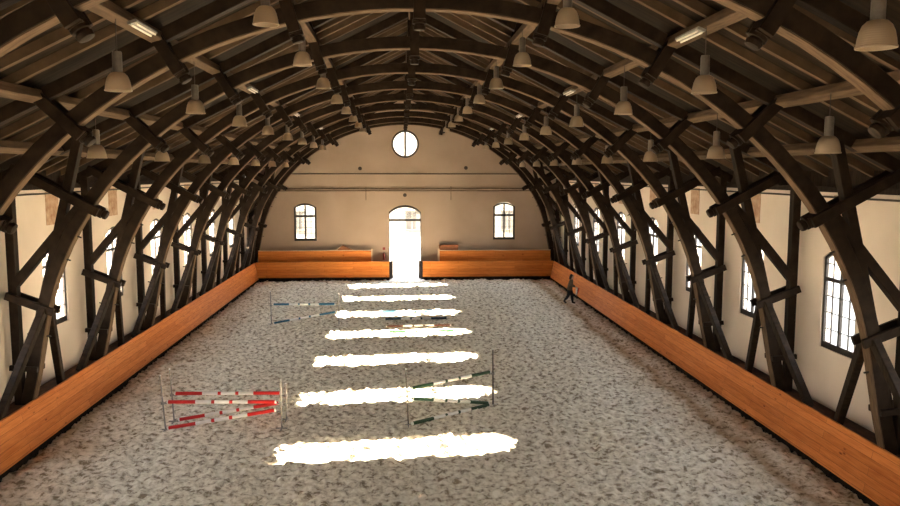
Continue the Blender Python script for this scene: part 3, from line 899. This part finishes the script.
MB().box(-0.6, 0.6, -0.14, 0.14, 0.0, 1.5).build('stand', M['ledge'], t)
tag(t, 'red-brown wooden box above the right far barrier near the doorway', 'box')

# ------------------------------------------------------------------ jumps
def pole(a, b_, mat, label, group, caps=True):
    a, b_ = Vector(a), Vector(b_)
    t = empty('jump_pole', (a + b_) / 2)
    v = b_ - a; Ln = v.length
    r = 0.052
    o_ = (a + b_) / 2
    mb = MB()
    segs = [(0, 0.012, 0), (0.012, 0.26, 1), (0.26, 0.405, 0), (0.405, 0.435, 1), (0.435, 0.57, 0), (0.57, 0.60, 1), (0.60, 0.74, 0), (0.74, 0.988, 1), (0.988, 1, 0)]
    d_ = v / Ln
    up = Vector((0, 0, 1)); sd = d_.cross(up).normalized(); u = sd.cross(d_)
    n = 14
    ts = [s[0] for s in segs] + [1]
    vs = []
    for q in ts:
        c = a + v * q - o_
        vs += [c + (sd * math.cos(2 * PI * k / n) + u * math.sin(2 * PI * k / n)) * r for k in range(n)]
    for i, sg in enumerate(segs):
        o2 = len(mb.v)
        mb.add(vs[i * n:(i + 2) * n], [(k, (k + 1) % n, n + (k + 1) % n, n + k) for k in range(n)], sg[2])
    mb.add(vs[:n], [tuple(range(n))], 0); mb.add(vs[-n:], [tuple(range(n))], 0)
    bm_o = mb.build('painted_rail', [M['white'], mat], t, True)
    me = bm_o.data
    bm = bmesh.new(); bm.from_mesh(me); bmesh.ops.remove_doubles(bm, verts=bm.verts, dist=1e-4); bmesh.ops.recalc_face_normals(bm, faces=bm.faces); bm.to_mesh(me); bm.free()
    return tag(t, label, 'jump pole', group)
def standard(base, top, label, cups, group, facing=1, r=0.022, mat='galv'):
    """slim steel upright on a cross foot, with cups for poles"""
    t = empty('jump_standard', base)
    b_ = Vector(base); tp_ = Vector(top) - b_
    MB().tube([(0, 0, 0), tp_], r, 10).build('upright', M[mat], t, True)
    mb = MB(); mb.tube([tp_, tp_ + Vector((0, 0, 0.03))], r * 1.25, 10); mb.build('end_cap', M['white'], t, True)
    mb = MB()
    mb.beam((0, -0.22, 0.005), (0, 0.22, 0.005), 0.035, 0.03, (1, 0, 0)); mb.beam((-0.16, 0, 0.005), (0.16, 0, 0.005), 0.035, 0.03, (0, 1, 0))
    mb.build('cross_foot', M['galv'], t)
    for z in cups:
        f = z / max(tp_.z, 0.01)
        c = tp_ * f
        mb = MB(); mb.box(c.x - 0.02, c.x + facing * 0.13 if facing > 0 else c.x + 0.02, c.y - 0.05, c.y + 0.05, c.z - 0.075, c.z - 0.055) if facing > 0 else mb.box(c.x - 0.13, c.x + 0.02, c.y - 0.05, c.y + 0.05, c.z - 0.075, c.z - 0.055)
        mb.box(c.x - 0.045, c.x + 0.045, c.y - 0.045, c.y + 0.045, c.z - 0.09, c.z - 0.03)
        mb.build('pole_cup', M['galv'], t)
    return tag(t, label, 'jump standard', group)
G = 'standards of the red and white jump'
standard((-7.17, 22.18, 0.0), (-7.27, 22.18, 1.58), 'left front steel standard of the red and white jump', [0.84], G)
standard((-7.14, 22.93, 0.0), (-7.22, 22.93, 1.58), 'left rear steel standard of the red and white jump', [0.86], G)
standard((-3.86, 22.10, 0.0), (-3.86, 22.10, 1.42), 'right front steel standard of the red and white jump', [0.80, 0.56], G, -1)
standard((-3.84, 22.90, 0.0), (-3.84, 22.90, 1.10), 'right rear steel standard of the red and white jump', [0.80, 0.52], G, -1)
G = 'red and white poles of the left jump'
pole((-7.10, 22.93, 0.85), (-3.98, 22.90, 0.82), M['red'], 'level red and white pole at the rear of the left jump', G)
pole((-7.10, 22.18, 0.82), (-4.00, 22.10, 0.79), M['red'], 'level red and white pole at the front of the left jump', G)
pole((-7.00, 22.90, 0.06), (-4.02, 22.90, 0.52), M['red'], 'rear red and white pole with its left end dropped on the sand', G)
pole((-7.10, 22.14, 0.06), (-4.02, 22.10, 0.55), M['red'], 'front red and white pole with its left end dropped on the sand', G)
G = 'standards of the green and white jump'
standard((-0.20, 22.20, 0.0), (-0.26, 22.20, 1.66), 'left slim steel standard of the green and white jump', [1.07, 0.76], G, 1, 0.024, 'darksteel')
standard((2.52, 24.04, 0.0), (2.50, 24.04, 1.78), 'right slim steel standard of the green and white jump', [1.07], G, -1, 0.026, 'darksteel')
G = 'green and white poles of the near jump'
pole((-0.12, 22.24, 1.08), (2.42, 24.00, 1.08), M['green'], 'topmost level pole with dark green ends on the near jump', G)
pole((-0.10, 22.27, 0.77), (2.36, 23.98, 0.07), M['green'], 'middle dark green pole with its right end on the sand', G)
pole((-0.10, 22.12, 0.06), (2.38, 23.84, 0.06), M['green'], 'lowest dark green pole lying on the sand across the near jump', G)
G = 'standards of the blue and white jump'
standard((-6.70, 37.85, 0.0), (-6.72, 37.85, 1.60), 'left pale standard of the far blue and white jump', [0.98], G, 1, 0.024)
standard((-3.40, 37.50, 0.0), (-3.40, 37.50, 1.50), 'right pale standard of the far blue and white jump', [1.0, 0.64], G, -1, 0.024)
G = 'blue and white poles of the far jump'
pole((-6.60, 37.83, 0.98), (-3.56, 37.50, 1.02), M['blue'], 'level blue and white pole on the far left jump', G)
pole((-6.58, 37.80, 0.06), (-3.54, 37.50, 0.64), M['blue'], 'sloping blue and white pole with its left end on the sand', G)
G = 'poles lying on the sand in the middle'
for (x0, x1, y, mat, lab) in ((-1.40, 1.60, 40.3, 'blue', 'light blue and white ground pole, farthest of the four on the sand'),
                              (-1.20, 1.93, 38.35, 'navy', 'dark blue and white ground pole, second farthest of the four'),
                              (-1.10, 1.98, 36.5, 'brown', 'brown and white ground pole, third farthest of the four'),
                              (-0.98, 2.08, 35.2, 'green', 'green and white ground pole, nearest of the four on the sand')):
    pole((x0, y, 0.095), (x1, y + 0.1, 0.095), M[mat], lab, G)

# ------------------------------------------------------------------ neighbouring building across the yard
t = empty('neighbouring_building', (0, 82, 0))
MB().box(-16, 16, 0, 8, -0.5, 9).build('facade_wall', M['facade'], t)
for x in (-11, -6, 0.9, 6, 11):
    for z in (1.4, 5.2):
        w_ = empty('facade_window', (x, 0, z)); w_.parent = t
        mb = MB(); mb.box(-0.75, -0.63, -0.08, 0.02, 0, 2.0); mb.box(0.63, 0.75, -0.08, 0.02, 0, 2.0); mb.box(-0.75, 0.75, -0.08, 0.02, 1.88, 2.0); mb.box(-0.85, 0.85, -0.16, 0.02, -0.12, 0.0); mb.box(-0.04, 0.04, -0.06, 0.02, 0, 1.9)
        mb.build('casing', M['facade_trim'], w_)
        MB().box(-0.63, 0.63, -0.03, 0.0, 0, 1.88).build('pane', M['facade_trim'], w_)
mb = MB(); mb.add([(-16.5, -0.6, 9), (16.5, -0.6, 9), (16.5, 8.6, 9), (-16.5, 8.6, 9), (-16.5, 4, 12), (16.5, 4, 12)], [(0, 1, 5, 4), (3, 4, 5, 2), (0, 4, 3), (1, 2, 5), (0, 3, 2, 1)])
mb.build('roof', M['facade_trim'], t)
tag(t, 'pale building across the yard, seen through the open doorway', 'building')

# ------------------------------------------------------------------ walking person
def skin_obj(name, chains, mat, parent, fat=1.0, sub=2):
    """chains: list of [(point, radius), ...]; equal points share a vertex"""
    vs, es, rs, key = [], [], [], {}
    for ch in chains:
        prev = None
        for p, r in ch:
            kk = tuple(round(c, 4) for c in p)
            if kk not in key:
                key[kk] = len(vs); vs.append(p); rs.append(r)
            i = key[kk]
            if prev is not None and prev != i: es.append((prev, i))
            prev = i
    me = bpy.data.meshes.new(name); me.from_pydata(vs, es, [])
    o = bpy.data.objects.new(name, me); col.objects.link(o); o.parent = parent
    md = o.modifiers.new('skin', 'SKIN'); md.use_smooth_shade = True; md.branch_smoothing = 0.3
    sv = me.skin_vertices[0].data if me.skin_vertices else None
    if sv is None:
        bm = bmesh.new(); bm.from_mesh(me); bm.verts.layers.skin.verify(); bm.to_mesh(me); bm.free(); sv = me.skin_vertices[0].data
    for i, r in enumerate(rs):
        sv[i].radius = (r[0] * fat, r[1] * fat) if isinstance(r, tuple) else (r * fat, r * fat)
    sv[0].use_root = True
    s_ = o.modifiers.new('sub', 'SUBSURF'); s_.levels = sub; s_.render_levels = sub
    me.materials.append(mat)
    return o
def hand(w, d, side, spread, r=0.010):
    """five unequal bent fingers from wrist point w, palm along d"""
    w, d, side, spread = Vector(w), Vector(d).normalized(), Vector(side).normalized(), Vector(spread).normalized()
    out = []
    palm = w + d * 0.05
    out.append([(tuple(w), 0.024), (tuple(palm), (0.034, 0.018))])
    for i, ln in enumerate((0.060, 0.072, 0.066, 0.050)):
        b0 = w + d * 0.088 + spread * (0.027 - 0.018 * i)
        out.append([(tuple(palm), (0.034, 0.018)), (tuple(b0), r), (tuple(b0 + d * ln * 0.55 + side * 0.012), r * 0.92), (tuple(b0 + d * ln * 0.85 + side * 0.04), r * 0.8)])
    tb = w + d * 0.03 + spread * 0.034
    out.append([(tuple(palm), (0.034, 0.018)), (tuple(tb), r * 1.1), (tuple(tb + d * 0.045 + spread * 0.02 + side * 0.012), r)])
    return out
# local frame: +x is the walking direction, z up; height about 1.66
P = empty('person', (9.09, 42.75, 0.02), -0.30)
pel, wst, chs, nk, hd = (0, 0, 0.90), (0.03, 0, 1.04), (0.075, 0, 1.26), (0.105, 0, 1.40), (0.135, 0, 1.455)
hipR, hipL = (0.0, -0.085, 0.86), (0.0, 0.085, 0.86)
kneeL, ankL, toeL = (0.13, 0.09, 0.49), (0.17, 0.09, 0.09), (0.34, 0.09, 0.035)     # front leg
kneeR, ankR, toeR = (-0.05, -0.09, 0.47), (-0.29, -0.09, 0.15), (-0.16, -0.09, 0.03)  # rear leg, heel lifting
shR, shL = (0.075, -0.175, 1.33), (0.075, 0.175, 1.33)
elR, wrR = (0.14, -0.23, 1.07), (0.36, -0.20, 0.99)   # right forearm forward, holding the cloth
elL, wrL = (-0.02, 0.24, 1.07), (0.06, 0.26, 0.85)
head_chain = [(nk, 0.052), (hd, 0.058), ((0.15, 0, 1.52), (0.078, 0.085)), ((0.145, 0, 1.60), (0.078, 0.092)), ((0.14, 0, 1.645), (0.05, 0.06))]
body = [[(pel, (0.13, 0.10)), (wst, (0.115, 0.085)), (chs, (0.145, 0.10)), (nk, 0.052)], head_chain,
        [(pel, (0.13, 0.10)), (hipR, 0.082), (kneeR, 0.054), (ankR, 0.038), (toeR, 0.032)],
        [(pel, (0.13, 0.10)), (hipL, 0.082), (kneeL, 0.054), (ankL, 0.038), (toeL, 0.032)],
        [(chs, (0.145, 0.10)), (shR, 0.052), (elR, 0.038), (wrR, 0.024)], [(chs, (0.145, 0.10)), (shL, 0.052), (elL, 0.038), (wrL, 0.024)]]
body += hand(wrR, (0.22, 0.03, -0.08), (0, 0, -1), (0, 1, 0)) + hand(wrL, (0.08, 0.02, -0.22), (0, -1, 0), (1, 0, 0))
# face: nose, ears
body += [[((0.15, 0, 1.52), (0.078, 0.085)), ((0.238, 0, 1.535), 0.012)], [((0.15, 0, 1.52), (0.078, 0.085)), ((0.14, -0.085, 1.535), 0.016)], [((0.15, 0, 1.52), (0.078, 0.085)), ((0.14, 0.085, 1.535), 0.016)]]
skin_obj('body', body, M['skin'], P, 1.18)
skin_obj('jacket', [[((-0.005, 0, 0.74), (0.15, 0.12)), ((0.0, 0, 0.86), (0.15, 0.118)), (wst, (0.15, 0.115)), (chs, (0.17, 0.125)), ((0.10, 0, 1.385), (0.085, 0.075))],
                    [(chs, (0.17, 0.125)), (shR, 0.075), (elR, 0.058), ((0.33, -0.203, 1.0), 0.042)], [(chs, (0.17, 0.125)), (shL, 0.075), (elL, 0.058), ((0.05, 0.257, 0.88), 0.042)]], M['jacket'], P, 1.42)
skin_obj('trousers', [[((0.01, 0, 1.02), (0.12, 0.10)), (pel, (0.145, 0.115))], [(pel, (0.145, 0.115)), (hipR, 0.095), (kneeR, 0.068), ((-0.25, -0.09, 0.21), 0.052)],
                      [(pel, (0.145, 0.115)), (hipL, 0.095), (kneeL, 0.068), ((0.166, 0.09, 0.14), 0.052)]], M['trousers'], P, 1.4)
skin_obj('boot', [[((0.166, 0.09, 0.24), 0.055), ((0.17, 0.09, 0.07), 0.055), ((0.34, 0.09, 0.045), 0.042)]], M['boot'], P, 1.25)
skin_obj('boot', [[((-0.22, -0.09, 0.27), 0.055), ((-0.29, -0.09, 0.14), 0.055), ((-0.15, -0.09, 0.045), 0.042)]], M['boot'], P, 1.25)
skin_obj('hair', [[((0.15, 0, 1.655), (0.06, 0.07)), ((0.115, 0, 1.62), (0.088, 0.088)), ((0.08, 0, 1.54), (0.075, 0.088)), ((0.045, 0, 1.44), (0.05, 0.075)), ((0.025, 0, 1.36), (0.03, 0.05))]], M['hair'], P, 1.3)
for y in (-0.034, 0.034):
    mb = MB().lathe([(0.004, -0.012), (0.011, -0.006), (0.012, 0.0), (0.011, 0.006), (0.004, 0.012)], 10, (0.218, y, 1.556)); mb.build('eye', M['hair'], P, True)
MB().beam((0.226, -0.024, 1.492), (0.226, 0.024, 1.492), 0.012, 0.010, (1, 0, 0)).build('mouth', M['boxwood'], P)
tag(P, 'person in brown jacket and dark trousers walking beside the right kickboard', 'person')
# cloth in the hand, hanging down from the right hand
ct = empty('cloth', (9.09, 42.75, 0.02), -0.30)
mb = MB()
grid = []
for i in range(7):
    for j in range(5):
        u_, v_ = i / 6, j / 4
        grid.append((0.36 + 0.20 * u_ * (1 - 0.35 * v_), -0.205 + 0.028 * math.sin(u_ * 9 + v_ * 2), 0.985 - 0.46 * v_ * (1 - 0.30 * u_) - 0.05 * u_))
def cloth(lo, hi):
    mb = MB()
    for i in range(6):
        for j in range(4):
            if lo <= i < hi: mb.add([Vector(grid[k]) for k in (i * 5 + j, (i + 1) * 5 + j, (i + 1) * 5 + j + 1, i * 5 + j + 1)], [(0, 1, 2, 3)])
    return mb
for lo, hi, mat, nm in ((0, 4, M['pink'], 'pale_cloth'), (4, 6, M['red'], 'red_edge')):
    o = cloth(lo, hi).build(nm, mat, ct, True)
    bm = bmesh.new(); bm.from_mesh(o.data); bmesh.ops.remove_doubles(bm, verts=bm.verts, dist=1e-4); bm.to_mesh(o.data); bm.free()
    sd_ = o.modifiers.new('thick', 'SOLIDIFY'); sd_.thickness = 0.012
tag(ct, 'small pale and red cloth held by the walking person', 'cloth')
